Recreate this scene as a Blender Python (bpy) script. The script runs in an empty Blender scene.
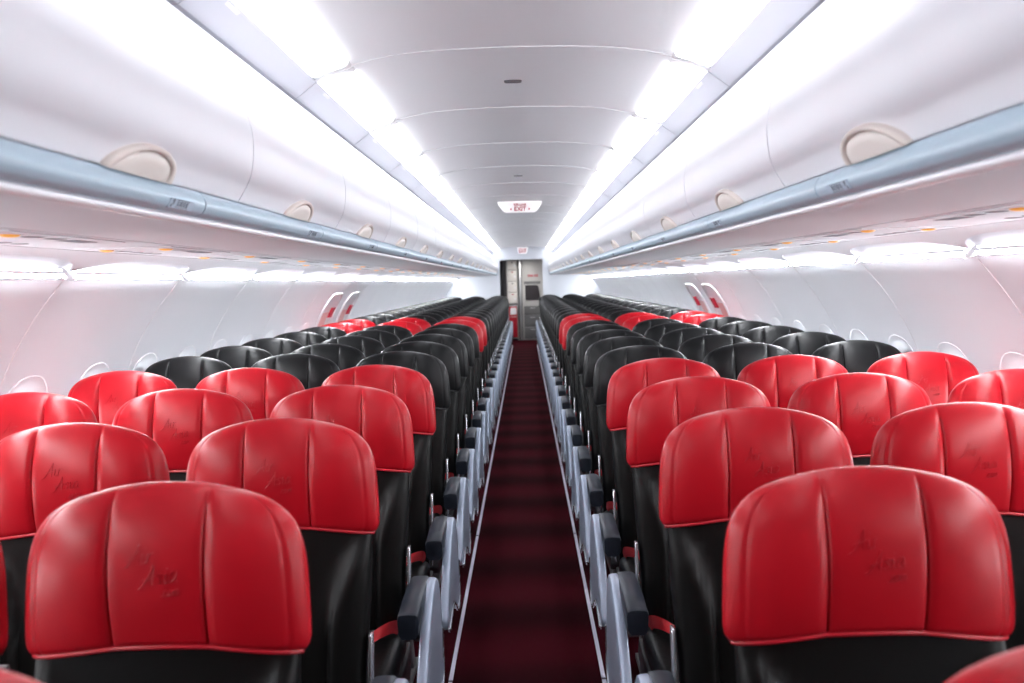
import bpy, math, random
from mathutils import Vector, Matrix
random.seed(7)
C = bpy.context.scene.collection
PI = math.pi
EYE = 1.5            # camera height
PITCH = 0.711        # seat pitch
MOD = 1.085          # cabin module (bins, ceiling, sidewall)
Y0 = 2.12            # a module seam
KMIN, KMAX = -3, 17  # modules Y0+k*MOD .. Y0+(k+1)*MOD
YA, YB = Y0 + KMIN*MOD, Y0 + (KMAX+1)*MOD
ROW1 = 1.47

# ------------------------------------------------------------------ materials
def mat(name, col, rough=.5, metal=0, spec=.5, bump=None, coat=0, emit=None, estr=0, vary=None):
    m = bpy.data.materials.new(name); m.use_nodes = True
    nt = m.node_tree; b = nt.nodes['Principled BSDF']
    b.inputs['Base Color'].default_value = (*col, 1)
    b.inputs['Roughness'].default_value = rough
    b.inputs['Metallic'].default_value = metal
    b.inputs['Specular IOR Level'].default_value = spec
    b.inputs['Coat Weight'].default_value = coat
    if emit:
        b.inputs['Emission Color'].default_value = (*emit, 1)
        b.inputs['Emission Strength'].default_value = estr
    tc = nt.nodes.new('ShaderNodeTexCoord')
    if bump:
        sc, st, dist = bump
        n = nt.nodes.new('ShaderNodeTexNoise'); n.inputs['Scale'].default_value = sc; n.inputs['Detail'].default_value = 4
        bp = nt.nodes.new('ShaderNodeBump'); bp.inputs['Strength'].default_value = st; bp.inputs['Distance'].default_value = dist
        nt.links.new(tc.outputs['Object'], n.inputs['Vector'])
        nt.links.new(n.outputs['Fac'], bp.inputs['Height']); nt.links.new(bp.outputs['Normal'], b.inputs['Normal'])
    if vary:
        sc, amt = vary
        n = nt.nodes.new('ShaderNodeTexNoise'); n.inputs['Scale'].default_value = sc
        r = nt.nodes.new('ShaderNodeValToRGB')
        r.color_ramp.elements[0].position = .3; r.color_ramp.elements[1].position = .7
        r.color_ramp.elements[0].color = (*[c*(1-amt) for c in col], 1)
        r.color_ramp.elements[1].color = (*[min(1, c*(1+amt)) for c in col], 1)
        nt.links.new(tc.outputs['Object'], n.inputs['Vector']); nt.links.new(n.outputs['Fac'], r.inputs['Fac'])
        nt.links.new(r.outputs['Color'], b.inputs['Base Color'])
    return m

M = {}
M['red'] = mat('red_leather', (.38, .0045, .0115), .34, spec=.26, bump=(260, .12, .002), vary=(9, .06))
M['piping'] = mat('red_piping', (.46, .006, .018), .38)
M['black'] = mat('black_leather', (.007, .007, .0075), .36, spec=.2, bump=(240, .14, .002), vary=(7, .1))
M['blackdeep'] = mat('black_leather_back', (.004, .0038, .0036), .38, spec=.16, bump=(60, .12, .004))
M['darkplastic'] = mat('dark_plastic', (.02, .021, .024), .4)
M['pad'] = mat('armrest_pad', (.013, .017, .026), .42, spec=.3, bump=(300, .1, .001))
M['silver'] = mat('silver_grey_plastic', (.28, .325, .41), .32, metal=.3, spec=.5)
M['chrome'] = mat('bright_metal', (.75, .76, .8), .22, metal=.9)
M['belt'] = mat('red_webbing', (.62, .012, .02), .6, bump=(500, .3, .001))
M['white'] = mat('white_plastic', (.84, .83, .86), .35, spec=.4, vary=(2.5, .012))
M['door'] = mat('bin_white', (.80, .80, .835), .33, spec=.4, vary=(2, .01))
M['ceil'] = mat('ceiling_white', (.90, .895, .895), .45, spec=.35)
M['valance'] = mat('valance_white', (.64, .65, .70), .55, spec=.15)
M['wall'] = mat('sidewall_white', (.84, .855, .90), .5, spec=.2, vary=(1.5, .015))
M['bulk'] = mat('bulkhead_white', (.62, .64, .68), .5, spec=.2)
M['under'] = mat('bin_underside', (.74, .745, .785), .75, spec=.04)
M['rail'] = mat('blue_grey_rail', (.37, .48, .56), .35)
M['lip'] = mat('white_lip', (.80, .79, .82), .3)
M['beige'] = mat('beige_latch', (.67, .60, .55), .42)
M['beige2'] = mat('beige_paddle', (.70, .645, .60), .42)
M['dark'] = mat('dark_gap', (.03, .03, .035), .8)
M['mark'] = mat('grey_print', (.10, .12, .15), .6)
M['placard'] = mat('placard_blue', (.42, .51, .60), .4)
M['amber'] = mat('amber_lens', (.95, .42, .06), .3, emit=(1, .5, .08), estr=.25)
M['lens'] = mat('lens_dark', (.05, .05, .07), .6, spec=.05)
M['vent'] = mat('vent_grey', (.30, .30, .33), .7, spec=.05)
M['tube'] = mat('lit_tube', (.9, .9, .9), .5, emit=(.93, .955, 1.0), estr=1)
M['cove'] = mat('lit_cove_tube', (.9, .9, .9), .5, emit=(.93, .96, 1.0), estr=1)
M['covefill'] = mat('cove_fill_tube', (.9,.9,.9), .5, emit=(.93,.96,1), estr=4)
M['daylight'] = mat('window_daylight', (.8, .8, .8), .3, emit=(.95, .97, 1.0), estr=1)
M['signred'] = mat('sign_red', (.42, .01, .035), .5)
M['signwhite'] = mat('sign_white', (.85, .83, .84), .4, emit=(1, .95, .96), estr=.35)
M['galley'] = mat('galley_grey', (.48, .47, .465), .4)
M['galleyd'] = mat('galley_dark_grey', (.16, .16, .165), .4)
M['box'] = mat('container_beige', (.76, .72, .70), .45)
M['curtain'] = mat('dark_curtain', (.035, .03, .035), .9)
M['alu'] = mat('aluminium', (.5, .5, .51), .35, metal=.7)
M['redpanel'] = mat('trolley_red', (.50, .012, .03), .4)
TUBE_E, COVE_E, WIN_E = 7.4, 132, 16
for k, e in (('tube', TUBE_E), ('cove', COVE_E), ('daylight', WIN_E)):
    M[k].node_tree.nodes['Principled BSDF'].inputs['Emission Strength'].default_value = e

def carpet():
    m = bpy.data.materials.new('burgundy_carpet'); m.use_nodes = True
    nt = m.node_tree; b = nt.nodes['Principled BSDF']
    tc = nt.nodes.new('ShaderNodeTexCoord')
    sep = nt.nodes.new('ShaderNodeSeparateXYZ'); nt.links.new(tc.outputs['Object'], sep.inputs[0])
    # darker and lighter cross bands, one per seat row
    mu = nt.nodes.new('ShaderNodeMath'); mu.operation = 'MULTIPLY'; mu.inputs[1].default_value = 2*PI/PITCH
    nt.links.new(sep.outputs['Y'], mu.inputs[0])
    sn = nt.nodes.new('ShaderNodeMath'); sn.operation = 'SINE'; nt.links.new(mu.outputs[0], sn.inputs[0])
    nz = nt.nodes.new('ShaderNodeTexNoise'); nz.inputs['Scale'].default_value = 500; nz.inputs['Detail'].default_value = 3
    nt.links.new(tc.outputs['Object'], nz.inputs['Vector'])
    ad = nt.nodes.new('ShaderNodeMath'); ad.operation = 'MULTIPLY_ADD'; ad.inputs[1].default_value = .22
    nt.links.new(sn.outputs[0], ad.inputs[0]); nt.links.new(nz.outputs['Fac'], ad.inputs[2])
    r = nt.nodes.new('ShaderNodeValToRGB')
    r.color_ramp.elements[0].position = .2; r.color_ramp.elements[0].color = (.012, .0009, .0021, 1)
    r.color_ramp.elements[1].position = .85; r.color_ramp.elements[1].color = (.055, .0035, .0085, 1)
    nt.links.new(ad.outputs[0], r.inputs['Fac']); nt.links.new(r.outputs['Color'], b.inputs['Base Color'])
    b.inputs['Roughness'].default_value = .9
    b.inputs['Specular IOR Level'].default_value = .03
    b.inputs['Sheen Weight'].default_value = 0.0; b.inputs['Sheen Roughness'].default_value = .5
    b.inputs['Sheen Tint'].default_value = (.8, .25, .4, 1)
    bp = nt.nodes.new('ShaderNodeBump'); bp.inputs['Strength'].default_value = .5; bp.inputs['Distance'].default_value = .003
    nt.links.new(nz.outputs['Fac'], bp.inputs['Height']); nt.links.new(bp.outputs['Normal'], b.inputs['Normal'])
    return m
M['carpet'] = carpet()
M['strip'] = mat('path_marking', (.62, .60, .72), .4)

# ------------------------------------------------------------------ mesh helpers
class MB:
    def __init__(s): s.v = []; s.f = []
    def add(s, vs, fs):
        o = len(s.v); s.v += [tuple(v) for v in vs]; s.f += [tuple(i+o for i in f) for f in fs]; return o
    def box(s, x0, x1, y0, y1, z0, z1):
        s.add([(x0,y0,z0),(x1,y0,z0),(x1,y1,z0),(x0,y1,z0),(x0,y0,z1),(x1,y0,z1),(x1,y1,z1),(x0,y1,z1)],
              [(0,3,2,1),(4,5,6,7),(0,1,5,4),(1,2,6,5),(2,3,7,6),(3,0,4,7)]); return s
    def grid(s, rows, closed_u=False, closed_v=False):
        n = len(rows[0]); m = len(rows); o = len(s.v)
        for r in rows: s.v += [tuple(p) for p in r]
        for i in range(m if closed_v else m-1):
            for j in range(n if closed_u else n-1):
                a = o+i*n+j; b = o+i*n+(j+1)%n; c = o+((i+1)%m)*n+(j+1)%n; d = o+((i+1)%m)*n+j
                s.f.append((a,b,c,d))
        return o
    def prism(s, poly, axis, a, b):
        # closed polygon (2D) extruded along axis; axis 'y': poly is (x,z), 'x': poly is (y,z), 'z': poly (x,y)
        def P(p, t): return {'y': (p[0],t,p[1]), 'x': (t,p[0],p[1]), 'z': (p[0],p[1],t)}[axis]
        n = len(poly)
        o = s.add([P(p,a) for p in poly]+[P(p,b) for p in poly], [])
        for i in range(n):
            j = (i+1)%n; s.f.append((o+i,o+j,o+n+j,o+n+i))
        s.f.append(tuple(o+i for i in reversed(range(n)))); s.f.append(tuple(o+n+i for i in range(n)))
        return s
    def tube(s, pts, r, n=8, cap=True):
        pts = [Vector(p) for p in pts]; rows = []
        up = Vector((0,0,1))
        for i, p in enumerate(pts):
            t = (pts[min(i+1,len(pts)-1)]-pts[max(i-1,0)]).normalized()
            a = t.cross(up)
            if a.length < .05: a = t.cross(Vector((1,0,0)))
            a.normalize(); b = a.cross(t)
            rr = r[i] if isinstance(r, (list,tuple)) else r
            rows.append([p+(a*math.cos(2*PI*k/n)+b*math.sin(2*PI*k/n))*rr for k in range(n)])
        o = s.grid(rows, closed_u=True)
        if cap:
            s.f.append(tuple(o+k for k in range(n))); s.f.append(tuple(o+(len(pts)-1)*n+k for k in reversed(range(n))))
        return s
    def ell(s, c, r, nu=16, nv=8):
        rows = []
        for i in range(nv+1):
            th = PI*i/nv
            rows.append([(c[0]+r[0]*math.sin(th)*math.cos(2*PI*j/nu), c[1]+r[1]*math.sin(th)*math.sin(2*PI*j/nu), c[2]+r[2]*math.cos(th)) for j in range(nu)])
        s.grid(rows, closed_u=True); return s
    def mesh(s, name, m, smooth=True, bevel=0, angle=40):
        import bmesh
        if bevel: angle = min(angle, 25)
        me = bpy.data.meshes.new(name); me.from_pydata(s.v, [], s.f)
        bm = bmesh.new(); bm.from_mesh(me)
        bmesh.ops.remove_doubles(bm, verts=bm.verts, dist=1e-5)
        bmesh.ops.dissolve_degenerate(bm, edges=bm.edges, dist=1e-6)
        bmesh.ops.recalc_face_normals(bm, faces=bm.faces)
        if bevel:
            es = [e for e in bm.edges if len(e.link_faces) == 2 and e.calc_face_angle(0) > math.radians(30)]
            bmesh.ops.bevel(bm, geom=es, offset=bevel, segments=3, affect='EDGES', profile=.5)
        bm.to_mesh(me); bm.free()
        if smooth:
            for p in me.polygons: p.use_smooth = True
            try: me.set_sharp_from_angle(angle=math.radians(angle))
            except Exception: pass
        me.materials.append(m)
        return me

def link(name, me, parent=None, loc=None):
    o = bpy.data.objects.new(name, me); C.objects.link(o)
    if parent is not None: o.parent = parent
    if loc is not None: o.location = loc
    return o
def struct(name, me, parent=None):
    o = link(name, me, parent)
    if parent is None: o['kind'] = 'structure'
    return o
def thing(name, label, cat, loc=(0,0,0), group=None):
    o = bpy.data.objects.new(name, None); C.objects.link(o); o.location = loc
    o.empty_display_size = .1
    o['label'] = label; o['category'] = cat
    if group: o['group'] = group
    return o

ONES = ['first','second','third','fourth','fifth','sixth','seventh','eighth','ninth','tenth','eleventh','twelfth','thirteenth','fourteenth','fifteenth',
        'sixteenth','seventeenth','eighteenth','nineteenth','twentieth','twenty-first','twenty-second','twenty-third','twenty-fourth','twenty-fifth',
        'twenty-sixth','twenty-seventh','twenty-eighth','twenty-ninth','thirtieth']
def nth(i): return ONES[i-1]
SIDE = {-1: 'left', 1: 'right'}

def catmull(pts, n=6):
    out = []
    P = [pts[0]]+list(pts)+[pts[-1]]
    for i in range(1, len(P)-2):
        for k in range(n):
            t = k/n
            out.append(tuple(.5*((2*P[i][d])+(-P[i-1][d]+P[i+1][d])*t+(2*P[i-1][d]-5*P[i][d]+4*P[i+1][d]-P[i+2][d])*t*t+(-P[i-1][d]+3*P[i][d]-3*P[i+1][d]+P[i+2][d])*t**3) for d in range(len(pts[0]))))
    out.append(tuple(pts[-1])); return out

# ------------------------------------------------------------------ seat meshes
ZT, ZB, HW = 1.168, .911, .2345     # headrest side top / bottom / half width
TF, TB = .062, .045
SEAM = .077
def hw_t(t):
    u = t*.955
    w = (1-u**6.5)**(1/2.4)
    w *= 1-.045*max(0, t-.2)           # slight flare to the bottom
    if t < .10: w *= 1-.055*(1-t/.10)**2
    return HW*w
def head_pt(x, t, front=True):
    h = hw_t(t); s = max(-1, min(1, x/h))
    zt = ZT+.018*(1-s*s); zb = ZB-.004+.024*(1-s*s)
    z = zb+t*(zt-zb)
    g = max(0, 1-abs(s)**3.2)**.5; k = max(0, 1-t**6)**.5
    if front:
        y = -TF*g*max(0, 1-t**4)**.5*(1-.42*(1-min(1, t/.6))**2)
        a = abs(x)
        y -= .004*k*max(0, 1-(a/SEAM)**2) if a < SEAM else .006*k*g*math.sin(PI*min(1,(a-SEAM)/(h-SEAM))) if h > SEAM else 0
    else:
        y = TB*g*k
    y += (z-ZB)*.10                     # slight recline
    return x, y, z
def head_cols(t):
    h = hw_t(t); c = []
    for f in (0,.25,.5,.75,.92): c.append(SEAM*f)
    c += [SEAM-.003, SEAM, SEAM+.003]
    w = h-SEAM
    for f in (.12,.25,.4,.55,.68,.76): c.append(SEAM+w*f)
    c += [SEAM+w*.80, SEAM+w*.82, SEAM+w*.84]
    for f in (.88,.92,.955,.98,.993,1): c.append(SEAM+w*f)
    pos = c; neg = [-x for x in reversed(c[1:])]
    ids = list(range(-len(neg), len(pos)))
    return neg+pos, ids
IS = 6; IS2 = 15  # seam column indices
def headrest_mesh(name, m):
    mb = MB(); rows = []
    ts = [0,.012,.03,.06,.1,.16,.24,.33,.42,.51,.6,.68,.75,.81,.86,.9,.93,.955,.975,.988,.996,1.0]
    for t in ts:
        xs, ids = head_cols(t); r = []
        for x, i in zip(xs, ids):
            p = list(head_pt(x, t))
            if abs(i) == IS: p[1] += .007*max(0,1-t**8)
            if abs(i) in (IS-1, IS+1): p[1] += .0012
            if abs(i) == IS2: p[1] += .0022
            if t == 0: p[1] += .012      # bottom rolls under
            elif t == .012: p[1] += .004
            r.append(p)
        rows.append(r)
    for t in reversed(ts[:-1]):
        xs, ids = head_cols(t); rows.append([head_pt(x, t, False) for x in xs])
    o = mb.grid(rows, closed_v=True)
    return mb.mesh(name, m, angle=75)
def head_front_y(x, z):
    # invert for t
    h = HW; t = (z-ZB)/(ZT-ZB)
    for _ in range(6):
        s = x/hw_t(t); zt = ZT+.018*(1-s*s); zb = ZB-.004+.024*(1-s*s); t = (z-zb)/(zt-zb)
    return head_pt(x, t)[1]
def piping_mesh(name, m):
    mb = MB(); pts = []
    for i in range(41):
        x = (-1+2*i/40)*hw_t(0)*.995
        p = list(head_pt(x, 0)); pts.append((p[0], p[1]+.004, p[2]+.001))
    mb.tube(pts, .0042, 8); return mb.mesh(name, m)

# handwritten lettering, pressed into the leather
def glyphs():
    L = {}
    L['A'] = [[(-.25,-.12),(0,.02),(.32,.62),(.46,1.0),(.47,.5),(.50,0)],[(-.05,.30),(.3,.36),(.62,.44)]]
    L['i'] = [[(.0,.42),(.08,.50),(.06,.1),(.14,0),(.26,.1)],[(.12,.74),(.14,.78)]]
    L['r'] = [[(.0,.4),(.08,.5),(.05,0)],[(.06,.3),(.18,.5),(.32,.46)]]
    L['s'] = [[(.34,.44),(.2,.52),(.08,.42),(.26,.22),(.2,.02),(0,.06)]]
    L['a'] = [[(.36,.44),(.18,.52),(.02,.26),(.1,.02),(.28,.14),(.36,.46),(.36,.1),(.46,.02)]]
    L['.'] = [[(.0,.02),(.04,.05)]]
    L['c'] = [[(.34,.42),(.16,.5),(.02,.24),(.14,0),(.36,.1)]]
    L['o'] = [[(.2,.5),(.02,.26),(.18,.0),(.38,.26),(.2,.5)]]
    L['m'] = [[(0,0),(.04,.48)],[(.04,.3),(.18,.5),(.24,.02)],[(.24,.3),(.38,.5),(.44,.02)]]
    W = {'A':.66,'i':.28,'r':.36,'s':.40,'a':.50,'.':.16,'c':.40,'o':.44,'m':.52}
    return L, W
def lettering_mesh(name, m):
    L, W = glyphs(); mb = MB()
    rot = math.radians(6)
    for txt, x0, z0, sc in (('Air', -.040, 1.068, .031), ('Asia', -.016, 1.036, .031), ('.com', .012, 1.018, .019)):
        cx = 0
        for ch in txt:
            for st in L[ch]:
                pts = []
                st2 = catmull(st, 4) if len(st) > 2 else st
                for (a, b) in st2:
                    lx = (cx+a+.22*b)*sc; lz = b*sc
                    x = x0+lx*math.cos(rot)-lz*math.sin(rot); z = z0+lx*math.sin(rot)+lz*math.cos(rot)
                    pts.append((x, head_front_y(x, z)-.0002, z))
                mb.tube(pts, .0011, 5)
            cx += W[ch]
    return mb.mesh(name, m)

def back_y(z): return -(0.905-z)*.20        # reclined centre plane of the backrest
def backrest_mesh(name, m):
    mb = MB(); rows = []
    zs = [.40,.41,.43,.47,.52,.57,.62,.67,.72,.77,.81,.85,.88,.91,.94]
    fr = [-1,-.985,-.95,-.9,-.84,-.78,-.72,-.66,-.6,-.55,-.5,-.42,-.3,-.15,0]
    fr = fr+[-f for f in reversed(fr[:-1])]
    for z in zs:
        w = .216 if z > .8 else .216-.012*min(1, (.8-z)/.2)
        xb = .115+.09*max(0, min(1, (z-.70)/.2))**2      # inner edge of the side bolster
        r = []
        for f in fr:
            x = f*w; s = abs(f)
            g = max(0, 1-s**6)**.5
            bl = 1/(1+math.exp(-(abs(x)-xb)/.006))
            groove = math.exp(-((abs(x)-xb)/.006)**2)
            e = 1 if z > .44 else max(0,(z-.395)/.045)**.5
            y = back_y(z)-g*(.020+.034*bl-.014*groove)*e
            y -= .006*math.sin((z-.45)*30)*.25*(1-bl)
            r.append((x, y, z))
        rows.append(r)
    back = []
    for r, z in zip(rows, zs):
        back.append([(p[0], back_y(z)+.045*max(0, 1-abs(p[0]/.22)**4)**.5, z) for p in reversed(r)][1:-1])
    full = [a+b for a, b in zip(rows, back)]
    n = len(full[0]); o = mb.grid(full, closed_u=True)
    mb.f.append(tuple(o+k for k in reversed(range(n)))); mb.f.append(tuple(o+(len(zs)-1)*n+k for k in range(n)))
    return mb.mesh(name, m, angle=60)
def cushion_mesh(name, m):
    mb = MB(); rows = []
    N = 24
    ys = [-.575,-.57,-.555,-.53,-.48,-.40,-.32,-.24,-.17,-.14]
    for y in ys:
        e = min(1, ((y+.578)/.05))**.5 if y < -.53 else 1
        e = min(e, ((-.135-y)/.02)**.5 if y > -.155 else 1)
        r = []
        for k in range(N):
            a = 2*PI*k/N; ca, sa = math.cos(a), math.sin(a)
            x = .213*abs(ca)**.35*(1 if ca >= 0 else -1)
            z = .415+.05*e*abs(sa)**.5*(1 if sa >= 0 else -1)
            if sa > 0: z -= .012*math.sin(PI*min(1,max(0,(y+.575)/.44)))*(1-(x/.213)**2)
            r.append((x*(.96+.04*e), y, z))
        rows.append(r)
    o = mb.grid(rows, closed_u=True)
    mb.f.append(tuple(o+k for k in reversed(range(N)))); mb.f.append(tuple(o+(len(ys)-1)*N+k for k in range(N)))
    return mb.mesh(name, m, angle=60)
def ribbon(mb, pts, wdir, w, t):
    wd = Vector(wdir).normalized()*w/2; rows = []
    pts = [Vector(p) for p in pts]
    for i, p in enumerate(pts):
        tg = (pts[min(i+1,len(pts)-1)]-pts[max(i-1,0)]).normalized(); n = tg.cross(wd).normalized()*t/2
        rows.append([p-wd-n, p+wd-n, p+wd+n, p-wd+n])
    o = mb.grid(rows, closed_u=True); k = len(rows)
    mb.f.append((o,o+1,o+2,o+3)); mb.f.append(tuple(o+(k-1)*4+i for i in (3,2,1,0)))
def belt_mesh(name, m, s):
    mb = MB()
    for sg in (s, -s):
        pts = catmull([(sg*.190,-.150,.445),(sg*.188,-.20,.482),(sg*.155,-.27,.494),(sg*.10,-.33,.472),(sg*.05,-.37,.460)], 6)
        ribbon(mb, pts, (sg*.1,.8,.55), .046, .0025)
    return mb.mesh(name, m, angle=60)
def buckle_mesh(name, m):
    return MB().box(-.032,.032,-.385,-.335,.455,.472).mesh(name, m, bevel=.005)
def pan_mesh(name, m):
    mb = MB(); mb.prism([(-.57,.33),(-.55,.30),(-.12,.28),(-.06,.34),(-.08,.39),(-.14,.37),(-.56,.37)], 'x', -.215, .215)
    return mb.mesh(name, m, bevel=.006)
def tray_mesh(name, m):
    return MB().prism([(.035,.62),(.05,.62),(.085,.86),(.07,.86)], 'x', -.19, .19).mesh(name, m, bevel=.004)
XA = .2605   # armrest centre, measured from the seat centre towards the aisle
def pad_mesh(name, m, s):
    mb = MB(); rows = []
    prof = [(-.028,-.012),(-.030,.026),(-.027,.037),(-.021,.041),(0,.043),(.021,.041),(.027,.037),(.030,.026),(.028,-.012),(.020,-.024),(-.020,-.024)]
    for y, sz, dz in ((-.462,.90,-.014),(-.460,.97,-.010),(-.452,1,-.006),(-.36,1,.003),(-.25,1,.004),(-.18,1,.002),(-.145,.97,-.003),(-.135,.75,-.008)):
        rows.append([(s*XA+px*sz, y, .580+pz*sz+dz) for px, pz in prof])
    n = len(prof); o = mb.grid(rows, closed_u=True)
    mb.f.append(tuple(o+k for k in reversed(range(n)))); mb.f.append(tuple(o+(len(rows)-1)*n+k for k in range(n)))
    return mb.mesh(name, m, angle=35)
def mid_pad_mesh(name, m, s):
    mb = MB()
    mb.prism([(-.46,.590),(-.45,.622),(-.12,.628),(-.10,.60),(-.12,.575),(-.42,.570)], 'x', s*.2515-.021, s*.2515+.021)
    return mb.mesh(name, m, bevel=.007)
def arm_link_mesh(name, m, s):
    mb = MB(); mb.prism([(-.17,.35),(-.10,.35),(-.075,.585),(-.16,.585)], 'x', s*.2515-.012, s*.2515+.012)
    return mb.mesh(name, m, bevel=.004)
PANEL = catmull([(-.115,.585),(-.16,.618),(-.24,.621),(-.32,.588),(-.40,.535),(-.48,.462),(-.545,.385),(-.562,.345),(-.535,.328),(-.46,.345),(-.38,.355),(-.29,.335),(-.21,.285),(-.14,.262),(-.085,.29),(-.072,.40),(-.085,.52),(-.115,.585)], 4)
def side_panel_mesh(name, m, s):
    # grey end panel on the aisle side: sweeps from the armrest hinge down to the seat front
    out = PANEL[:-1]
    x0 = XA+.023
    def inset(d):
        r = []; n = len(out)
        for i in range(n):
            a, b = out[i-1], out[(i+1)%n]; ty, tz = b[0]-a[0], b[1]-a[1]; L = math.hypot(ty, tz) or 1
            r.append((out[i][0]-tz/L*d, out[i][1]+ty/L*d))
        return r
    ar = sum(out[i-1][0]*out[i][1]-out[i][0]*out[i-1][1] for i in range(len(out)))
    sg = 1 if ar > 0 else -1
    mb = MB(); rows = []
    for dx, d in ((0,.004),(.003,.001),(.007,0),(.021,.001),(.027,.004),(.030,.012),(.031,.022)):
        rows.append([(s*(x0+dx), p[0], p[1]) for p in inset(sg*d)])
    n = len(out); o = mb.grid(rows, closed_u=True)
    mb.f.append(tuple(o+k for k in range(n))); mb.f.append(tuple(o+(len(rows)-1)*n+k for k in range(n)))
    return mb.mesh(name, m, angle=38)
def side_rim_mesh(name, m, s):
    mb = MB(); mb.tube([(s*(XA+.0535), p[0], p[1]-.004) for p in PANEL[28:62]], .0045, 6)
    return mb.mesh(name, m)
def trim_mesh(name, m, s):
    mb = MB(); pts = [(s*.216, back_y(z)-.016, z) for z in (.42,.50,.58,.65,.685)]
    rows = []
    for p in pts:
        rows.append([(p[0]-.0045,p[1]-.016,p[2]),(p[0]+.0045,p[1]-.016,p[2]),(p[0]+.0045,p[1]+.016,p[2]),(p[0]-.0045,p[1]+.016,p[2])])
    o = mb.grid(rows, closed_u=True); mb.f.append((o,o+1,o+2,o+3)); k = len(rows)
    mb.f.append(tuple(o+(k-1)*4+i for i in (3,2,1,0)))
    return mb.mesh(name, m, bevel=.003)
def leg_mesh(name, m, s):
    mb = MB()
    mb.prism([(-.50,0),(-.44,0),(-.33,.30),(-.40,.30)], 'x', s*.12-.014, s*.12+.014)
    mb.prism([(-.12,0),(-.06,0),(-.20,.30),(-.27,.30)], 'x', s*.12-.014, s*.12+.014)
    mb.prism([(-.52,0),(-.02,0),(-.02,.022),(-.52,.022)], 'x', s*.12-.02, s*.12+.02)
    return mb.mesh(name, m, bevel=.003)

SM = {'head_red': headrest_mesh('headrest_red', M['red']), 'head_black': headrest_mesh('headrest_black', M['black']),
      'pip_red': piping_mesh('piping_red', M['piping']), 'pip_black': piping_mesh('piping_black', M['darkplastic']),
      'letters': lettering_mesh('lettering', M['red']), 'back': backrest_mesh('backrest', M['blackdeep']),
      'cush': cushion_mesh('seat_cushion', M['blackdeep']), 'buckle': buckle_mesh('buckle', M['silver']),
      'pan': pan_mesh('seat_pan', M['darkplastic']), 'tray': tray_mesh('tray_table', M['darkplastic'])}
for s in (-1, 1):
    SM['belt', s] = belt_mesh('seat_belt', M['belt'], s)
    SM['pad', s] = pad_mesh('arm_pad', M['pad'], s)
    SM['midpad', s] = mid_pad_mesh('arm_pad_middle', M['darkplastic'], s)
    SM['armlink', s] = arm_link_mesh('arm_bracket', M['darkplastic'], s)
    SM['panel', s] = side_panel_mesh('side_panel', M['silver'], s)
    SM['rim', s] = side_rim_mesh('side_panel_rim', M['chrome'], s)
    SM['trim', s] = trim_mesh('hinge_cover', M['chrome'], s)
    SM['leg', s] = leg_mesh('leg', M['galleyd'], s)

POSX = {'aisle': .569, 'middle': 1.070, 'window': 1.569}
def seat(side, pos, y, colour, label, group):
    s = -side                                  # direction of the aisle from the seat
    t = thing('airline_seat', label, 'seat', (side*POSX[pos], y, 0), group)
    h = link('headrest', SM['head_'+colour], t)
    link('piping', SM['pip_'+colour], h)
    if colour == 'red': link('lettering', SM['letters'], h)
    link('backrest', SM['back'], t); link('seat_cushion', SM['cush'], t); link('seat_pan', SM['pan'], t); link('tray_table', SM['tray'], t)
    b = link('seat_belt', SM['belt', s], t); b['label'] = 'red webbing seat belt'
    link('buckle', SM['buckle'], b)
    if pos == 'aisle':
        a = link('armrest_pad', SM['pad', s], t)
        p = link('side_panel', SM['panel', s], t); p['label'] = 'silver grey aisle side panel'
        link('rim', SM['rim', s], p)
        link('hinge_cover', SM['trim', s], t)
    else:
        link('armrest_pad', SM['midpad', s], t); link('armrest_bracket', SM['armlink', s], t)
    link('leg', SM['leg', s], t)
    return t

NROWS = 28
for side in (-1, 1):
    sd = SIDE[side]
    g0 = 'airline seats %s of the aisle' % sd
    seat(side, 'aisle', ROW1-PITCH, 'red', 'nearest red-topped aisle seat %s of the aisle, cut off by the bottom corner' % sd, g0)
    for r in range(1, NROWS+1):
        y = ROW1+PITCH*(r-1)
        for pos in ('aisle', 'middle', 'window'):
            if r <= 4: col, lab = 'red', 'red-topped %s seat %s of the aisle, %s whole red row from the camera' % (pos, sd, nth(r))
            elif r <= 9: col, lab = 'black', 'black %s seat %s of the aisle, %s black row behind the near red rows' % (pos, sd, nth(r-4))
            elif r <= 11: col, lab = 'red', 'red-topped %s seat %s of the aisle in the far red pair, %s row' % (pos, sd, ('nearer','farther')[r-10])
            else: col, lab = 'black', 'black %s seat %s of the aisle, %s row behind the far red pair' % (pos, sd, nth(r-11))
            seat(side, pos, y, col, lab, g0)

# ------------------------------------------------------------------ floor
YEND = 24.4
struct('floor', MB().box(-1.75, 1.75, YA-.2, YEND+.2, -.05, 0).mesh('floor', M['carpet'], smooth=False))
n = 1
for side in (-1, 1):
    y = -.6
    while y < 21.5:
        struct('trim_%d' % n, MB().box(side*.288-.0075, side*.288+.0075, y, min(y+1.98, 21.6), .0, .006).mesh('path_marking', M['strip'], smooth=False)); n += 1
        y += 2.0
trimn = n

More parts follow.
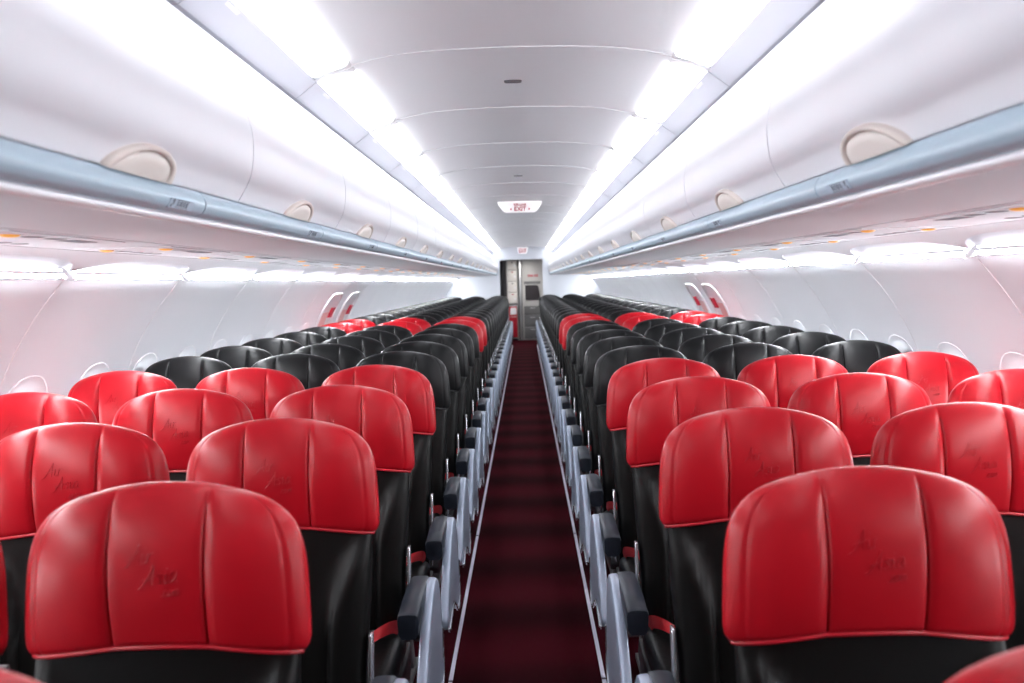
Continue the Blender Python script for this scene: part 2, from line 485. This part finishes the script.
# ------------------------------------------------------------------ ceiling
CE = catmull([(0,.795),(.2,.792),(.385,.780),(.52,.755),(.62,.727),(.70,.700),(.755,.685)], 5)
cprof = [(-x, EYE+h) for x, h in reversed(CE[1:])]+[(x, EYE+h) for x, h in CE]
cpoly = cprof+[(x, z+.03) for x, z in reversed(cprof)]
rib = [(x, z-.004) for x, z in cprof]+[(x, z+.001) for x, z in reversed(cprof)]
me_panel = MB().prism(cpoly, 'y', .002, MOD-.002).mesh('ceiling_panel', M['ceil'], angle=25)
me_rib = MB().prism(rib, 'y', -.009, .009).mesh('ceiling_rib', M['ceil'], angle=25)
for k in range(KMIN, KMAX+1):
    y = Y0+k*MOD
    o = struct('ceiling' if k == KMIN else 'ceiling_%d' % (k-KMIN+1), me_panel); o.location.y = y
    o = struct('trim_%d' % trimn, me_rib); o.location.y = y; trimn += 1
# ceiling cove lights: valance + lit tube + retaining tabs
def xz(pts, side): return [(side*x, EYE+h) for x, h in pts]
def light_parts(side):
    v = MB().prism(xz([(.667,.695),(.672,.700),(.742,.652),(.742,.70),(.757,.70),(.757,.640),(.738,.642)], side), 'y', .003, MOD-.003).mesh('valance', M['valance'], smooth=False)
    caps = []
    for y0, y1 in ((.004,.065),(MOD-.065,MOD-.004)):
        caps.append(MB().prism(xz([(.667,.700),(.62,.7200),(.548,.7400),(.541,.752),(.62,.731),(.668,.712)], side), 'y', y0, y1).mesh('lens_cap', M['ceil'], angle=50))
    lens = [(.6665,.6985),(.655,.697),(.640,.7015),(.615,.7135),(.585,.7215),(.558,.7300),(.548,.736),(.546,.748),(.60,.738),(.64,.728),(.668,.715)]
    tb = MB().prism(xz(lens, side), 'y', .065, MOD-.065).mesh('light_lens', M['tube'], angle=50)
    tabs = MB(); tp = []
    for i in range(9):
        an = PI*i/8; tp.append((.672+.032*math.sin(an), .20-.05*math.cos(an)))
    def vz(x): return EYE+.695-(x-.667)*.60-.002
    n = len(tp); o = tabs.add([(side*x, y, vz(x)) for x, y in tp]+[(side*x, y, vz(x)+.003) for x, y in tp], [])
    tabs.f.append(tuple(range(n))); tabs.f.append(tuple(n+i for i in range(n)))
    for i in range(n): tabs.f.append((i,(i+1)%n,n+(i+1)%n,n+i))
    return v, caps, tb, tabs.mesh('lens_clip', M['lip'], smooth=False)
for side in (-1, 1):
    v, b, tb, tabs = light_parts(side)
    for k in range(KMIN, KMAX+1):
        if k < -2: continue
        lab = 'white ceiling light strip %s of the aisle, %s panel from the camera' % (SIDE[side], nth(k+3))
        t = thing('ceiling_light', lab, 'ceiling light', (0, Y0+k*MOD, 0), 'ceiling light strips')
        link('valance', v, t); link('lens', tb, t); link('clip', tabs, t)
        for q in b: link('lens_cap', q, t)

# smoke/air vents on the centreline
def vent(y, lab):
    t = thing('ceiling_vent', lab, 'vent', (0, y, EYE+.795), 'ceiling vents')
    fr = MB(); rows = []
    for a in range(24):
        an = 2*PI*a/24
        rows.append([( (.030+.012*abs(math.cos(an))*0+rr)*math.copysign(abs(math.cos(an))**.6, math.cos(an)), (.014+rr)*math.copysign(abs(math.sin(an))**.6, math.sin(an)), zz) for rr, zz in ((.006,.0),(.004,-.006),(-.002,-.006),(-.003,-.001))])
    fr.grid(rows, closed_v=True)
    link('frame', fr.mesh('vent_frame', M['galleyd']), t)
    g = MB().box(-.03,.03,-.013,.013,-.003,.001)
    for i in range(-2, 3): g.box(-.03,.03,i*.005-.001,i*.005+.001,-.006,-.002)
    link('grille', g.mesh('vent_grille', M['galleyd'], smooth=False), t)
vent(3.74, 'small dark oval vent in the ceiling, nearer of the two')
vent(7.05, 'small dark oval vent in the ceiling, just before the hanging exit sign')

# exit signs
def text_mesh(name, txt, size, m, depth=.002):
    cu = bpy.data.curves.new(name, 'FONT'); cu.body = txt; cu.size = size; cu.align_x = 'CENTER'; cu.align_y = 'CENTER'; cu.extrude = depth; cu.offset = size*.03
    o = bpy.data.objects.new(name, cu); C.objects.link(o)
    dg = bpy.context.evaluated_depsgraph_get(); me = bpy.data.meshes.new_from_object(o.evaluated_get(dg))
    bpy.data.objects.remove(o); bpy.data.curves.remove(cu)
    me.transform(Matrix.Rotation(PI/2, 4, 'X')); me.materials.clear(); me.materials.append(m)
    return me
def exit_sign(y, ztop, w, h, lab):
    t = thing('exit_sign', lab, 'exit sign', (0, y, ztop), 'hanging exit signs')
    pts = [(-w/2,0),(-w/2+.01,-.02*h/.1),(-w*.43,-.55*h),(-w*.37,-.88*h),(-w*.30,-h),(w*.30,-h),(w*.37,-.88*h),(w*.43,-.55*h),(w/2-.01,-.02*h/.1),(w/2,0)]
    link('housing', MB().prism(pts, 'y', -.05, .05).mesh('sign_housing', M['signwhite'], bevel=.006), t)
    a = link('lettering', text_mesh('sign_small', 'KELUAR', h*.34, M['signred']), t, (0, -.052, -h*.30)); 
    b = link('lettering', text_mesh('sign_big', 'EXIT', h*.56, M['signred']), t, (0, -.052, -h*.70))
    ar = MB()
    for sg in (-1, 1):
        ar.prism([(sg*w*.235,-h*.70),(sg*w*.185,-h*.55),(sg*w*.185,-h*.85)], 'y', -.0535, -.049)
    link('arrow', ar.mesh('sign_arrows', M['signred'], smooth=False), t)
exit_sign(9.35, EYE+.79, .45, .105, 'white hanging exit sign with red lettering, nearer one in mid cabin')
exit_sign(21.45, EYE+.775, .26, .15, 'white exit sign with red lettering above the galley doorway')

# ------------------------------------------------------------------ overhead bins
DOOR = catmull([(.727,.620),(.70,.588),(.652,.523),(.612,.445),(.5875,.376),(.581,.323),(.590,.254),(.621,.197)], 5)
def offs(poly, d):
    out = []
    for i, p in enumerate(poly):
        a = poly[max(0,i-1)]; b = poly[min(len(poly)-1,i+1)]
        tx, tz = b[0]-a[0], b[1]-a[1]; L = math.hypot(tx, tz); out.append((p[0]-tz/L*d, p[1]+tx/L*d))
    return out
INN = offs(DOOR, .014)      # inside face
if INN[10][0] < DOOR[10][0]: INN = offs(DOOR, -.014)
INN2 = offs(DOOR, .016 if offs(DOOR,.016)[10][0] > DOOR[10][0] else -.016)
def door_at(a):
    # point + outward normal on the door at arc height a above its lower edge
    pts = list(reversed(DOOR)); acc = 0
    for p, q in zip(pts, pts[1:]):
        L = math.hypot(q[0]-p[0], q[1]-p[1])
        if acc+L >= a or q is pts[-1]:
            f = (a-acc)/L; tx, tz = (q[0]-p[0])/L, (q[1]-p[1])/L
            return (p[0]+(q[0]-p[0])*f, p[1]+(q[1]-p[1])*f), (-tz, tx) if -tz < 0 else (tz, -tx)
        acc += L
def edge_x(y):   # scalloped outer edge of the underside
    a = abs((y/MOD) - round(y/MOD))*2      # 0 at seams, 1 mid
    return 1.445+.105*(1-a)**4
def bin_meshes(side):
    out = {}
    dm = MB(); poly = DOOR+list(reversed(INN)); dm.prism(xz(poly, side), 'y', .003, MOD-.003)
    out['door'] = dm.mesh('bin_door', M['door'], angle=25)
    body = INN2[1:]+[(.640,.190),(.650,.150),(1.36,.136),(1.40,.20),(1.50,.25),(1.50,.60),(.765,.62),(.752,.615)]
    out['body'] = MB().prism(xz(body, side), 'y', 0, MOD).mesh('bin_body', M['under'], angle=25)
    rail = catmull([(.634,.196),(.619,.193),(.610,.180),(.607,.170)],4)+[(.607,.168)]+catmull([(.609,.160),(.617,.150),(.632,.145)],4)+[(.655,.150),(.650,.19)]
    cut = MOD-.26
    out['rail'] = MB().prism(xz(rail, side), 'y', 0, cut-.0025).mesh('hand_rail', M['rail'], angle=20)
    out['rail2'] = MB().prism(xz(rail, side), 'y', cut+.0025, MOD).mesh('hand_rail_end', M['rail'], angle=20)
    lip = [(.645+.0125*math.cos(a*2*PI/14), .139+.009*math.sin(a*2*PI/14)) for a in range(14)]
    out['lip'] = MB().prism(xz(lip, side), 'y', .0, MOD).mesh('rail_lip', M['lip'], angle=50)
    # underside panel with long grooves and the scalloped wall edge
    u = MB(); rows = []
    N = 48
    for i in range(N+1):
        y = MOD*i/N; e = edge_x(y)
        yy = min(max(y, .0015), MOD-.0015)
        r = []
        for x, h in ((.650,.1335),(.80,.1330),(.995,.131),(.998,.1345),(1.002,.1345),(1.005,.131),(1.20,.1305),(1.357,.130),(1.360,.134),(1.364,.134),(1.367,.1295),(1.41,.123)):
            r.append((side*x, yy, EYE+h))
        f = (e-1.445)/.105
        r.append((side*e, yy, EYE+.112-.040*f)); r.append((side*(e+.003), yy, EYE+.118-.040*f)); r.append((side*1.42, yy, EYE+.135))
        rows.append(r)
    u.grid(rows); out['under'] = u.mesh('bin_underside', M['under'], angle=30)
    # latch: beige half-moon with an inner paddle
    def half_moon(rs, name, m):
        mb = MB(); rows = []
        for j in range(33):
            th = PI*j/32
            yy = -math.cos(th); aa = math.sin(th)
            # near side long slope, far side steep
            yl = yy*(.150 if yy < 0 else .118); al = .056*(aa**1.25 if yy < 0 else aa**.75)
            r = []
            for rad, nrm in rs:
                p, nn = door_at(max(0.0, al*rad))
                r.append((side*(p[0]+nn[0]*nrm), yl*rad+.02, EYE+p[1]+nn[1]*nrm))
            rows.append(r)
        mb.grid(rows); return mb.mesh(name, m, angle=60)
    out['latch'] = half_moon([(1.0,-.001),(1.0,.006),(.97,.011),(.90,.0125),(.84,.011),(.82,.006),(.82,.001)], 'latch_surround', M['beige'])
    out['paddle'] = half_moon([(.805,.001),(.80,.008),(.74,.0105),(.5,.012),(.2,.012),(.0,.012)], 'latch_paddle', M['beige2'])
    # row placard on the rail
    def on_rail(y, v):   # v 0 bottom .. 1 top of the rail's lower face
        p0, p1 = (.6165,.150), (.6072,.1665)
        return (side*(p0[0]+(p1[0]-p0[0])*v-.0022), y, EYE+p0[1]+(p1[1]-p0[1])*v)
    def plate(mb, y0, y1, v0, v1, o=0):
        a, b, c, d = on_rail(y0,v0), on_rail(y1,v0), on_rail(y1,v1), on_rail(y0,v1)
        q = [a,b,c,d]; mb.add([(p[0]-side*(.0008+o), p[1], p[2]) for p in q]+[(p[0]+side*.006, p[1], p[2]) for p in q], [(0,1,2,3),(0,1,5,4),(1,2,6,5),(2,3,7,6),(3,0,4,7)])
    p = MB(); plate(p, .62,.735,-.05,1.0); out['placard'] = p.mesh('row_placard', M['placard'], smooth=False)
    k = MB()
    plate(k,.627,.633,.05,.35,.0006); plate(k,.635,.640,.35,.62,.0006); plate(k,.631,.640,.62,.9,.0006)
    for i, (a, b) in enumerate(((.655,.659),(.664,.667),(.672,.679),(.684,.687),(.692,.695),(.700,.707))): plate(k, a, b, .22, .78, .0006)
    plate(k,.650,.712,.86,.92,.0006); plate(k,.650,.712,.06,.11,.0006)
    out['marks'] = k.mesh('placard_print', M['mark'], smooth=False)
    return out
for side in (-1, 1):
    bm_ = bin_meshes(side)
    for k in range(KMIN, KMAX+1):
        lab = 'white overhead bin %s of the aisle, %s from the camera' % (SIDE[side], nth(k+2)) if k >= -1 else 'white overhead bin %s of the aisle behind the camera, %s one back' % (SIDE[side], nth(-k-1))
        t = thing('overhead_bin', lab, 'overhead bin', (0, Y0+k*MOD, 0), 'overhead bins')
        d = link('door', bm_['door'], t)
        l = link('latch', bm_['latch'], d, (0, MOD/2-.02, 0)); l['label'] = 'beige half-moon latch'
        link('paddle', bm_['paddle'], d, (0, MOD/2-.02, 0))
        link('housing', bm_['body'], t); link('underside', bm_['under'], t)
        rr = link('rail', bm_['rail'], t); link('rail', bm_['rail2'], t)['label'] = 'blue-grey hand rail'; rr['label'] = 'blue-grey hand rail'
        link('lip', bm_['lip'], rr)
        pl = link('placard', bm_['placard'], t, (0,.02,0)); link('print', bm_['marks'], pl)

# dark backing behind the slot between light valance and bins
for side in (-1, 1):
    struct('trim_%d' % trimn, MB().prism(xz([(.758,.60),(.79,.60),(.79,.72),(.758,.72)], side), 'y', YA, YB).mesh('slot_backing', M['dark'], smooth=False)); trimn += 1

# passenger service units
def psu_meshes(side):
    def zz(x): return EYE+.1312-(x-1.0)*.003
    o = {}
    pl = MB().box(*sorted((side*1.03, side*1.325)), 0, .56, EYE+.1285, EYE+.1305); o['plate'] = pl.mesh('psu_plate', M['under'], smooth=False)
    a = MB().ell((0,0,.001), (.020,.028,.006)); o['amber'] = a.mesh('amber', M['amber'])
    r = MB(); rows = []
    for i in range(20):
        an = 2*PI*i/20
        rows.append([(.026*rr*math.cos(an), .036*rr*math.sin(an), z) for rr, z in ((1.12,0),(1.10,-.0012),(1.0,-.0015),(.95,-.001))])
    r.grid(rows, closed_v=True); o['rim'] = r.mesh('lamp_rim', M['under'])
    o['lens'] = MB().ell((0,0,-.0003), (.024,.034,.0015)).mesh('lamp_lens', M['lens'])
    nz = MB().tube([(0,0,0),(0,0,-.0012),(0,0,-.0022)], [.022,.021,.012], 14); o['nozzle'] = nz.mesh('air_nozzle', M['vent'])
    gr = MB().box(-.025,.025,-.06,.06,-.0008,.0)
    for i in range(6): gr.box(-.022,.022,-.052+i*.02,-.046+i*.02,-.0016,-.0005)
    o['grille'] = gr.mesh('speaker_grille', M['vent'], smooth=False)
    return o
for side in (-1, 1):
    po = psu_meshes(side); n = 0
    y = 1.02
    while y < 20.7:
        n += 1
        t = thing('passenger_service_unit', 'service panel with amber buttons under the %s bins, %s from the camera' % (SIDE[side], nth(n)), 'service panel', (0, y, 0), 'passenger service panels')
        link('plate', po['plate'], t)
        zb = EYE+.1285
        for dx, dy in ((1.085,.10),(1.27,.10)):
            rm = link('call_light', po['rim'], t, (side*dx, dy, zb)); link('amber_button', po['amber'], rm, (0, 0, -.002))['label'] = 'amber button'
        for dx, dy in ((1.085,.20),(1.085,.30),(1.27,.21)):
            rm = link('reading_light', po['rim'], t, (side*dx, dy, zb)); link('lens', po['lens'], rm)
        for dx, dy in ((1.27,.32),(1.27,.40),(1.27,.48)): link('air_nozzle', po['nozzle'], t, (side*dx, dy, zb))
        link('speaker_grille', po['grille'], t, (side*1.10, .44, zb))
        y += .878

# ------------------------------------------------------------------ sidewalls
WP = [(1.575,.045),(1.600,.015),(1.675,-.077),(1.754,-.196),(1.828,-.347),(1.862,-.50),(1.875,-.68),(1.868,-.90),(1.83,-1.15),(1.74,-1.42),(1.70,-1.52)]
WPS = catmull(WP, 6)
def wall_x(h):
    for p, q in zip(WPS, WPS[1:]):
        if q[1] <= h <= p[1]: return p[0]+(q[0]-p[0])*(p[1]-h)/(p[1]-q[1])
    return WPS[-1][0] if h < WPS[-1][1] else WPS[0][0]
HC, RY, RH = -.560, .185, .250     # window recess centre and radii
WY = []
for k in range(KMIN, KMAX+1):
    WY += [Y0+k*MOD+.20, Y0+k*MOD+.7425]
EXITS = (8.42, 9.30)
def recess(y, h):
    d = 0
    for yc in WY:
        if abs(y-yc) < RY and min(abs(y+.0-e) for e in EXITS) > .25:
            e = (abs((y-yc)/RY)**2.5+abs((h-HC)/RH)**2.5)**.4
            if e < 1:
                t = min(1, (1-e)/.42); d = .055*t*t*(3-2*t)
    return d
for side in (-1, 1):
    hs = [p[1] for p in WPS if p[1] > -.28]+[-.28-.0225*i for i in range(24)]+[-.84,-.9,-1.0,-1.15,-1.3,-1.42,-1.52]
    ys = []; y = YA-.25
    while y < YEND+.1: ys.append(y); y += .0278
    mb = MB(); rows = [[(side*(wall_x(h)+recess(y, h)), y, EYE+h) for h in hs] for y in ys]
    mb.grid(rows)
    struct('wall_'+SIDE[side], mb.mesh('sidewall', M['wall'], angle=80))
    rib = MB()
    for off in (-.0, ):
        rib.tube([(side*(wall_x(h)+.0015), off, EYE+h) for h in [p[1] for p in WPS if p[1] > -1.3]], .0035, 6)
    rme = rib.mesh('wall_seam', M['white'])
    for k in range(KMIN+1, KMAX+1):
        o = struct('trim_%d' % trimn, rme); o.location.y = Y0+k*MOD; trimn += 1
# windows
def window_meshes(side):
    rim = MB(); rows = []
    for i in range(48):
        a = 2*PI*i/48; r = []
        for j in range(8):
            b = 2*PI*j/8; rr = 1+.009*math.cos(b)
            q = (abs(math.cos(a))**2.5+abs(math.sin(a))**2.5)**-.4
            yy, hh = RY*1.01*q*rr*math.cos(a), HC+RH*1.01*q*rr*math.sin(a)
            r.append((side*(wall_x(hh)-.003*math.sin(b)), yy, EYE+hh))
        rows.append(r)
    rim.grid(rows, closed_u=True, closed_v=True)
    sh = MB(); rows = []
    for rr in (0,.25,.5,.75,1):
        rows.append([(side*(wall_x(HC+.16*rr*math.sin(2*PI*i/32))+.042), .100*rr*math.cos(2*PI*i/32), EYE+HC+.16*rr*math.sin(2*PI*i/32)) for i in range(32)])
    sh.grid(rows, closed_u=True)
    bz = MB(); bz.tube([(side*(wall_x(HC+.166*math.sin(2*PI*i/32))+.044), .105*math.cos(2*PI*i/32), EYE+HC+.166*math.sin(2*PI*i/32)) for i in range(33)], .008, 6, cap=False)
    return rim.mesh('window_rim', M['white']), sh.mesh('window_pane', M['daylight']), bz.mesh('window_bezel', M['lip'])
wn = 1
for side in (-1, 1):
    rim, pane, bez = window_meshes(side)
    for yc in WY:
        if min(abs(yc-e) for e in EXITS) <= .42 or yc < .5 or yc > 21.3: continue
        w = struct('window_%d' % wn, rim); w.location.y = yc; wn += 1
        link('pane', pane, w); link('bezel', bez, w)
# overwing exit hatches
dn = 1
def door_meshes(side):
    mb = MB(); pts = []
    path = []
    hw, top, bot, r = .27, -.075, -1.02, .12
    for i in range(9): a = PI*i/16; path.append((-hw+r-r*math.cos(a), top-r+r*math.sin(a)))
    for i in range(9): a = PI/2-PI*i/16; path.append((hw-r+r*math.cos(a), top-r+r*math.sin(a)))
    full = [(-hw, bot+(top-r-bot)*i/14) for i in range(14)]+path+[(hw, top-r+(bot-top+r)*i/14) for i in range(1,15)]
    mb.tube([(side*(wall_x(h)-.006), y, EYE+h) for y, h in full], .011, 8)
    f = mb.mesh('hatch_frame', M['lip'])
    def patch(y0, y1, h0, h1, off, nm, m, ny=4, nh=8):
        q = MB(); rows = []
        hs2 = [h0+(h1-h0)*i/nh for i in range(nh+1)]
        for i in range(ny+1):
            y = y0+(y1-y0)*i/ny
            rows.append([(side*(wall_x(h)-off), y, EYE+h) for h in hs2]+[(side*(wall_x(h)+.004), y, EYE+h) for h in reversed(hs2)])
        q.grid(rows, closed_u=True)
        n = len(rows[0]); q.f.append(tuple(range(n))); q.f.append(tuple(ny*n+i for i in range(n)))
        return q.mesh(nm, m, smooth=False)
    slab = patch(-.262,.262,-.19,-1.0,.005,'hatch_slab',M['white'],8,16)
    hand = patch(.06,.15,-.20,-.29,.030,'hatch_handle',M['signred'])
    edge1 = patch(-.255,-.235,-.24,-.75,.009,'hatch_strip',M['signred'])
    pl1 = patch(-.20,.03,-.24,-.42,.008,'hatch_placard',M['sticker'])
    return f, slab, hand, edge1, pl1
M['sticker'] = mat('pale_red_sticker', (.78, .45, .45), .5)
for side in (-1, 1):
    f, slab, hand, e1, pl = door_meshes(side)
    for y in EXITS:
        d = struct('door_%d' % dn, f); dn += 1; d.location.y = y
        link('hatch_panel', slab, d); link('handle_cover', hand, d); link('edge_strip', e1, d); link('placard', pl, d)

# sidewall cove and its lights
cove = [(1.415,.165),(1.44,.175),(1.50,.165),(1.55,.135),(1.58,.09),(1.585,.045)]
for side in (-1, 1):
    pr = catmull(cove, 5)
    poly = pr+[(x+.012, h+.012) for x, h in reversed(pr)]
    struct('trim_%d' % trimn, MB().prism(xz(poly, side), 'y', YA, YB).mesh('cove_panel', M['white'], angle=40)); trimn += 1
    tb = MB().prism(xz([(1.5690,.0510),(1.5520,.0622),(1.5531,.0641),(1.5701,.0529)], side), 'y', .040, MOD-.040).mesh('cove_lens', M['cove'], smooth=False)
    hb = MB().prism(xz([(1.5702,.0485),(1.5712,.0533),(1.5535,.0649),(1.5505,.0625),(1.5500,.0660),(1.5560,.0720),(1.5800,.0580),(1.5800,.0485)], side), 'y', .036, MOD-.036).mesh('cove_housing', M['lip'], smooth=False)
    t2 = MB().tube([(side*1.566, .03, EYE+.0770), (side*1.566, MOD-.03, EYE+.0770)], .0045, 8).mesh('cove_fill_tube', M['covefill'])  # second emitter, added above the lens to brighten the cove panel
    br = MB(); rows = []
    for i in range(13):
        u = -1+2*i/12; w = (1-abs(u)**2.5)**.5 if abs(u) < 1 else .05
        rows.append([(side*(1.566-.026*w*math.cos(b*PI/8+.2)), u*.050, EYE+.060+.027*w*math.sin(b*PI/8-.9)) for b in range(0,9)]+[(side*1.582, u*.050, EYE+.06)])
    o = br.grid(rows, closed_u=True); nn = len(rows[0]); br.f.append(tuple(o+i for i in range(nn))); br.f.append(tuple(o+12*nn+i for i in range(nn)))
    bm2 = br.mesh('cove_bracket', M['white'], angle=60)
    for k in range(KMIN, KMAX+1):
        if k < -2: continue
        lab = 'thin lit tube along the top of the %s sidewall, %s panel from the camera' % (SIDE[side], nth(k+3))
        t = thing('sidewall_light', lab, 'wall light', (0, Y0+k*MOD, 0), 'sidewall lights')
        link('lens', tb, t); link('tube', t2, t); link('housing', hb, t); link('bracket', bm2, t)  # 'tube' is the added fill emitter

# outer shell so no light leaks
for side in (-1, 1):
    struct('trim_%d' % trimn, MB().prism(xz([(1.60,.03),(1.95,.03),(1.95,.9),(.74,.9),(.74,.72),(1.60,.72)], side), 'y', YA, YB).mesh('crown_lining', M['dark'], smooth=False)); trimn += 1
struct('wall_front', MB().box(-2, 2, YA-.3, YA-.02, -.05, 2.5).mesh('front_bulkhead', M['galleyd'], smooth=False))

# ------------------------------------------------------------------ rear bulkhead and galley
bw = MB()
bw.box(-1.95, -.545, YB, YB+.05, 0, 2.5); bw.box(.455, 1.95, YB, YB+.05, 0, 2.5)
bw.box(-.545, .455, YB, YB+.05, 2.0, 2.5)
struct('wall_rear', bw.mesh('rear_bulkhead', M['bulk'], smooth=False))
struct('wall_galley', MB().box(-2, 2, YEND, YEND+.1, -.05, 2.5).mesh('galley_back', M['galleyd'], smooth=False))
struct('ceiling_galley', MB().box(-2, 2, YB+.05, YEND+.1, 2.06, 2.2).mesh('galley_ceiling', M['galley'], smooth=False))
GY = 23.5
t = thing('galley_curtain', 'dark folded curtain hanging at the left of the galley doorway', 'curtain', (-.56, 22.2, 0))
cu = MB(); rows = []
for z in (.15,.6,1.1,1.6,1.98):
    rows.append([(-.08+.16*i/24, .022*math.sin(i*1.6), z) for i in range(25)]+[(-.08+.16*i/24, .022*math.sin(i*1.6)+.006, z) for i in reversed(range(25))])
cu.grid(rows, closed_u=True); link('cloth', cu.mesh('curtain', M['curtain']), t)
link('rod', MB().tube([(-.12,0,2.0),(.14,0,2.0)], .01).mesh('curtain_rod', M['alu']), t)
t = thing('galley_unit', 'pale grey galley frame with counter at the end of the aisle', 'galley', (-.28, GY, 0))
fr = MB(); fr.box(-.15,-.125,0,.6,0,2.05); fr.box(.12,.135,0,.6,0,2.05); fr.box(-.125,.12,.55,.6,0,2.05)
link('frame', fr.mesh('galley_frame', M['galley'], bevel=.004), t)
link('counter', MB().box(-.125,.12,-.02,.55,.90,.94).mesh('galley_counter', M['galleyd'], bevel=.004), t)
zs = [.945,1.225,1.505,1.79]; hs_ = [.275,.275,.28,.235]
for i in range(4):
    b = thing('galley_container', 'beige galley container, %s from the counter' % nth(i+1), 'container', (-.28, GY, zs[i]), 'galley containers')
    link('body', MB().box(-.118,.112,-.01,.5,0,hs_[i]-.012).mesh('container_body', M['box'], bevel=.006), b)
    link('latch', MB().box(-.02,.02,-.02,-.008,hs_[i]-.07,hs_[i]-.04).mesh('container_latch', M['signred' if i in (0,2) else 'galleyd'], bevel=.003), b)
    link('label_plate', MB().box(.04,.09,-.013,-.009,.08,.14).mesh('container_plate', M['white'], smooth=False), b)
t = thing('galley_trolley', 'red-fronted galley trolley parked under the counter', 'trolley', (-.28, GY, 0))
link('body', MB().box(-.115,.11,-.04,.5,.05,.885).mesh('trolley_body', M['alu'], bevel=.008), t)
d = link('door', MB().box(-.105,.10,-.052,-.038,.08,.86).mesh('trolley_door', M['redpanel'], bevel=.004), t)
link('notice', MB().box(-.07,.085,-.058,-.050,.66,.83).mesh('trolley_notice', M['white'], smooth=False), d)
link('handle', MB().tube([(-.08,-.06,.60),(-.08,-.085,.60),(.08,-.085,.60),(.08,-.06,.60)], .008).mesh('trolley_handle', M['alu']), d)
for x in (-.085,.08):
    for y in (.02,.44): link('wheel', MB().tube([(x-.012,y,.0255),(x+.012,y,.0255)], .025, 14).mesh('trolley_wheel', M['darkplastic']), t)
t = thing('galley_post', 'tall metal post between the trolley and the grey lavatory door', 'post', (-.085, GY-.1, 0))
link('shaft', MB().box(-.028,.028,-.03,.03,0,2.06).mesh('post', M['alu'], bevel=.008), t)
link('foot', MB().box(-.04,.04,-.042,.042,0,.03).mesh('post_foot', M['galleyd'], bevel=.004), t)
t = thing('lavatory_unit', 'grey cabinet right of the galley post with dark window and red notice', 'cabinet', (.21, GY, 0))
link('body', MB().box(-.25,.30,0,.6,0,2.05).mesh('lavatory_body', M['galley'], bevel=.006), t)
link('header', MB().box(-.20,.22,-.012,.0,1.42,1.49).mesh('lavatory_header', M['galleyd'], bevel=.003), t)
w = link('window_panel', MB().prism([(-.17,1.02),(.16,1.02),(.20,1.10),(.16,1.37),(.12,1.39),(-.17,1.39)], 'y', -.03, .0).mesh('lavatory_window', M['curtain'], bevel=.01), t)
for a, b in ((.64,.86),(.34,.62),(.04,.32)):
    dd = link('drawer', MB().box(-.21,.25,-.015,.0,a,b).mesh('lavatory_drawer', M['galleyd'], bevel=.004), t)
    link('handle', MB().box(-.06,.06,-.024,-.012,b-.06,b-.04).mesh('drawer_handle', M['alu'], bevel=.003), dd)
nt_ = MB()
for x in (-.10,-.065,-.03,.005,.06,.095,.13): nt_.box(x,x+.024,-.006,.0,1.60,1.66)
link('notice', nt_.mesh('lavatory_notice', M['signred'], smooth=False), t)
t = thing('galley_fill_light', 'unseen round fill lamp added inside the rear galley', 'ceiling light', (0, 22.6, 2.063))  # out-of-sight lamp, added to brighten the galley
link('rim', MB().tube([(0,0,0),(0,0,-.02)], .17, 28).mesh('galley_fill_rim', M['white']), t)
M['gfill'] = mat('galley_fill_lamp', (.9,.9,.9), .5, emit=(1,.97,.93), estr=80)
link('fill_diffuser', MB().ell((0,0,-.02), (.15,.15,.012), 24, 6).mesh('galley_fill_lens', M['gfill']), t)

# ------------------------------------------------------------------ camera
cam = bpy.data.cameras.new('camera'); co = bpy.data.objects.new('camera', cam); C.objects.link(co)
cam.sensor_width = 36; cam.lens = 36*926/1024; cam.clip_start = .02; cam.clip_end = 60
yaw, pit, rol = math.radians(.868), math.radians(3.72), math.radians(1.45)
f = Vector((-math.sin(yaw)*math.cos(pit), math.cos(yaw)*math.cos(pit), -math.sin(pit)))
r0 = f.cross(Vector((0,0,1))).normalized(); u0 = r0.cross(f)
r = r0*math.cos(rol)-u0*math.sin(rol); u = u0*math.cos(rol)+r0*math.sin(rol)
co.matrix_world = Matrix(((r.x,u.x,-f.x,.027),(r.y,u.y,-f.y,0),(r.z,u.z,-f.z,EYE),(0,0,0,1)))
cam.dof.use_dof = True; cam.dof.focus_distance = 3.4; cam.dof.aperture_fstop = 4.0
S = bpy.context.scene
S.camera = co
w = bpy.data.worlds.new('world'); S.world = w; w.use_nodes = True
w.node_tree.nodes['Background'].inputs[0].default_value = (.8, .85, 1, 1); w.node_tree.nodes['Background'].inputs[1].default_value = .3
S.view_settings.view_transform = 'Standard'; S.view_settings.look = 'None'; S.view_settings.gamma = 1; S.view_settings.use_curve_mapping = False
S.view_settings.exposure = 0.30
S.cycles.max_bounces = 14; S.cycles.diffuse_bounces = 10; S.cycles.glossy_bounces = 5
S.cycles.use_denoising = True; S.cycles.sample_clamp_indirect = 12
S.cycles.caustics_reflective = False; S.cycles.caustics_refractive = False
